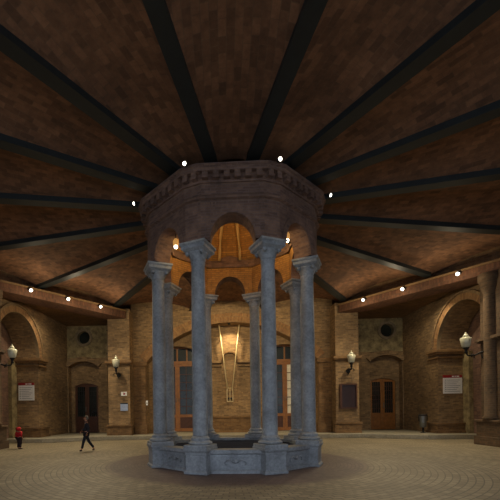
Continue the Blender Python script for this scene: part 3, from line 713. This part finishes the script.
MB(o).box(-2.225, -2.195, 4.682, 4.6848, .9, .93).build('text_lines', M['greyink'], e)

# ------------------------------------------------------------------ litter bin
bx_, by_ = 5.0, 4.72
bx_, by_ = 4.52, 4.1
e = empty('litter_bin', (bx_, by_, PV)); tag(e, 'grey metal litter bin on a short post by the right passage pier', 'bin'); o = (bx_, by_, PV)
MB(o).lathe([(.06,.23),(.07,.24),(.076,.38),(.08,.5),(.08,.505),(.07,.505),(.066,.26)], bx_, by_, n=20).build('bucket', M['steel'], e)
MB(o).lathe([(.082,.505),(.088,.51),(.088,.54),(.07,.54)], bx_, by_, n=20).build('rim', M['black'], e)
MB(o).lathe([(.06,PV),(.06,PV+.015),(.022,PV+.02),(.022,.24)], bx_, by_, n=14).build('post', M['black'], e)
hp = MB(o); hp.tube([(bx_-.074,by_,.38),(bx_-.1,by_,.38),(bx_-.1,by_,.52),(bx_-.086,by_,.52)], .009, 6); hp.build('hinge', M['black'], e); hp = MB(o); hp.tube([(bx_+.074,by_,.38),(bx_+.1,by_,.38),(bx_+.1,by_,.52),(bx_+.086,by_,.52)], .009, 6)
hp.build('hinge', M['black'], e)

for o in set(bpy.data.objects) - BEFORE_BACK:      # the back of the hall sits a little to the right of the kiosk axis
    if o.parent is None: o.location.x += .07 * S
# ------------------------------------------------------------------ people
def skin_obj(name, nodes, edges, mat, parent, sub=2):
    """nodes: list of (x,y,z,rx[,ry]) in metres, local to the parent"""
    me = bpy.data.meshes.new(name); me.from_pydata([n[:3] for n in nodes], edges, []); o = bpy.data.objects.new(name, me); C.objects.link(o)
    o.parent = parent; m1 = o.modifiers.new('Skin', 'SKIN')
    for i, n in enumerate(nodes):
        sv = me.skin_vertices[0].data[i]; sv.radius = (n[3], n[4] if len(n) > 4 else n[3]); sv.use_root = (i == 0)
    m1.branch_smoothing = .6; m1.use_smooth_shade = True
    m2 = o.modifiers.new('Subdivision', 'SUBSURF'); m2.levels = sub; m2.render_levels = sub
    me.materials.append(mat); return o
def chain(n0, n): return [(i, i+1) for i in range(n0, n0+n-1)]
def ellipsoid(name, c, r, mat, parent, seg=16, cut=None):
    bm = bmesh.new(); bmesh.ops.create_uvsphere(bm, u_segments=seg, v_segments=10, radius=1)
    if cut: bmesh.ops.delete(bm, geom=[v for v in bm.verts if cut(v.co)], context='VERTS')
    for v in bm.verts: v.co = Vector((v.co.x*r[0]+c[0], v.co.y*r[1]+c[1], v.co.z*r[2]+c[2]))
    for f in bm.faces: f.smooth = True
    me = bpy.data.meshes.new(name); bm.to_mesh(me); bm.free(); me.materials.append(mat); o = bpy.data.objects.new(name, me); C.objects.link(o); o.parent = parent; return o
def person(name, loc, rz, H, label, stride, coat, trous, hood=False):
    """figure facing local -y"""
    e = empty(name, loc, rz); tag(e, label, 'person'); k = H/1.7
    def N(*a): return tuple(x*k for x in a)
    hipz = .9; st = stride
    legs = {}
    if st: L = dict(l=[(.085,.0,hipz-.03),(.09,-.13,.5),(.09,-.22,.1),(.09,-.33,.035)], r=[(-.085,.0,hipz-.03),(-.09,.10,.5),(-.09,.36,.14),(-.09,.27,.03)])
    else: L = dict(l=[(.085,.0,hipz-.03),(.085,-.01,.49),(.085,.01,.09),(.09,-.12,.035)], r=[(-.085,.0,hipz-.03),(-.085,-.01,.49),(-.085,.01,.09),(-.09,-.12,.035)])
    ar = dict(l=[(.185,.01,1.38),(.225,.05 if not st else .13,1.12),(.21,-.02 if not st else .05,.9)], r=[(-.185,.01,1.38),(-.225,.05 if not st else -.07,1.12),(-.21,-.02 if not st else -.22,.96)])
    nodes = [N(0,0,.95,.14,.1), N(0,0,1.15,.13,.09), N(0,0,1.36,.15,.09), N(0,0,1.46,.055,.055), N(0,-.01,1.53,.055,.06), N(0,-.025,1.60,.08,.095), N(0,-.015,1.66,.07,.08)]
    ed = chain(0, 7)
    for q in 'lr':
        b = len(nodes); rr_ = [.085,.058,.042,.036]
        nodes += [N(*p, r_) for p, r_ in zip(L[q], rr_)]; ed += [(0, b)] + chain(b, 4)
        b = len(nodes); nodes += [N(*p, r_) for p, r_ in zip(ar[q], (.055,.042,.03))]; ed += [(2, b)] + chain(b, 3)
    body = skin_obj('body', nodes, ed, M['skin'], e)
    # face: nose and ears are child pieces too small to see; hands with five fingers
    for q in 'lr':
        hd = []; he = []
        w = Vector(ar[q][2]); dirn = (w - Vector(ar[q][1])).normalized(); side = Vector((0,-1,0)); sgn = 1 if q == 'l' else -1
        b = len(hd); hd.append(N(*w, .028, .018)); pm = w + dirn*.05; hd.append(N(*pm, .036, .018)); he.append((b, b+1))
        for fi, off in enumerate((-.027,-.009,.009,.027)):
            ln = (.06,.072,.07,.055)[fi]; c = len(hd)
            p1 = pm + dirn*.035 + side*off; p2 = p1 + dirn*ln*.55; p3 = p2 + dirn*ln*.4 - Vector((sgn*.015,0,0))
            hd += [N(*p1,.0095), N(*p2,.009), N(*p3,.008)]; he += [(b+1, c), (c, c+1), (c+1, c+2)]
        c = len(hd); p1 = w + dirn*.03 + side*.038; p2 = p1 + dirn*.03 + side*.015; hd += [N(*p1,.012), N(*p2,.01)]; he += [(b, c), (c, c+1)]
        skin_obj('hand', hd, he, M['skin'], e, 1)
    cn = [N(0,0,.9,.165,.13), N(0,0,1.1,.15,.115), N(0,0,1.34,.17,.115), N(0,0,1.44,.085,.085), N(0,-.005,1.475,.07,.07)]; ce = chain(0, 5)
    for q in 'lr':
        b = len(cn); A = [Vector(p) for p in ar[q]]; cn += [N(*A[0],.075), N(*A[1],.06), N(*(A[1].lerp(A[2],.85)),.048)]; ce += [(2, b)] + chain(b, 3)
    skin_obj('jacket', cn, ce, coat, e)
    tn = [N(0,0,.92,.15,.115)]; te = []
    for q in 'lr':
        b = len(tn); A = [Vector(p) for p in L[q]]; tn += [N(*A[0],.1), N(*A[1],.074), N(*(A[1].lerp(A[2],.93)),.06)]; te += [(0, b)] + chain(b, 3)
    skin_obj('trousers', tn, te, trous, e)
    for q in 'lr':
        A = [Vector(p) for p in L[q]]; sn = [N(*(A[2]+Vector((0,.03,-.03))),.052), N(*A[2].lerp(A[3],.5),.045), N(*A[3],.042,.034)]
        skin_obj('shoe', sn, chain(0, 3), M['shoe'], e)
    if hood: ellipsoid('hood', N(0,.02,1.6), N(.125,.135,.155), coat, e, cut=lambda c: c.y < -.62 and c.z > -.55)
    else: ellipsoid('hair', N(0,.012,1.64), N(.092,.112,.105), M['hair'], e, cut=lambda c: c.y < -.35 and c.z < .35)
    for sg in (-1, 1): ellipsoid('eye', N(sg*.032,-.108,1.615), N(.011,.008,.009), M['void'], e, 8)
    ellipsoid('nose', N(0,-.122,1.588), N(.014,.02,.024), M['skin'], e, 8)
    ellipsoid('mouth', N(0,-.108,1.552), N(.024,.008,.006), M['redcoat'] if False else M['hair'], e, 8)
    return e
person('person', (-2.56,1.46,0), rad(-70), 1.6, 'walking person in dark jacket and dark trousers, in mid-stride on the left of the floor', True, M['jacket'], M['trousers'])
kid = person('person', (-4.06,1.96,0), rad(150), 1.12, 'small child in a hooded red jacket and dark trousers standing under the left sign', False, M['redcoat'], M['trous_k'], hood=True)
kid.scale = (1.5, 1.4, .97)

# ------------------------------------------------------------------ light
pd_ = (NX+.07, YB_+.05, 2.99); dl = empty('recess_downlight', pd_); tag(dl, 'small black downlight under the crown of the wide back arch', 'spotlight')
MB(pd_).lathe([(.03,2.989),(.036,2.985),(.036,2.945),(.03,2.945),(.03,2.975)], pd_[0], pd_[1], n=16).build('housing', M['black'], dl)
MB(pd_).lathe([(.028,2.972),(.02,2.966),(.001,2.964)], pd_[0], pd_[1], n=16).build('lens', M['bulb'], dl)
add_light('SPOT', (pd_[0], pd_[1], 2.92), 420, (1,.76,.42), .1, (pd_[0], pd_[1]+.3, 1.2), 120, 1)

w = bpy.data.worlds.new('World'); bpy.context.scene.world = w; w.use_nodes = True; nt = w.node_tree
bgn = nt.nodes['Background']; bgn.inputs['Color'].default_value = (.7,.81,1,1); bgn.inputs['Strength'].default_value = 1.25

cam = bpy.data.cameras.new('Camera'); co = bpy.data.objects.new('Camera', cam); C.objects.link(co)
co.location = Vector((-.113, -5.061, EYE)) * S
co.rotation_euler = (Matrix.Rotation(rad(2.97), 3, 'Z') @ Matrix.Rotation(PI/2, 3, 'X') @ Matrix.Rotation(rad(-.78), 3, 'Z')).to_euler()
cam.sensor_width = 36; cam.lens = 375.2/500*36; cam.shift_x = (250-205)/500; cam.shift_y = (411.3-250)/500
cam.clip_start = .05; cam.clip_end = 200
sc = bpy.context.scene; sc.camera = co
sc.view_settings.view_transform = 'Standard'; sc.view_settings.look = 'None'; sc.view_settings.exposure = 0; sc.view_settings.gamma = 1; sc.view_settings.use_curve_mapping = False
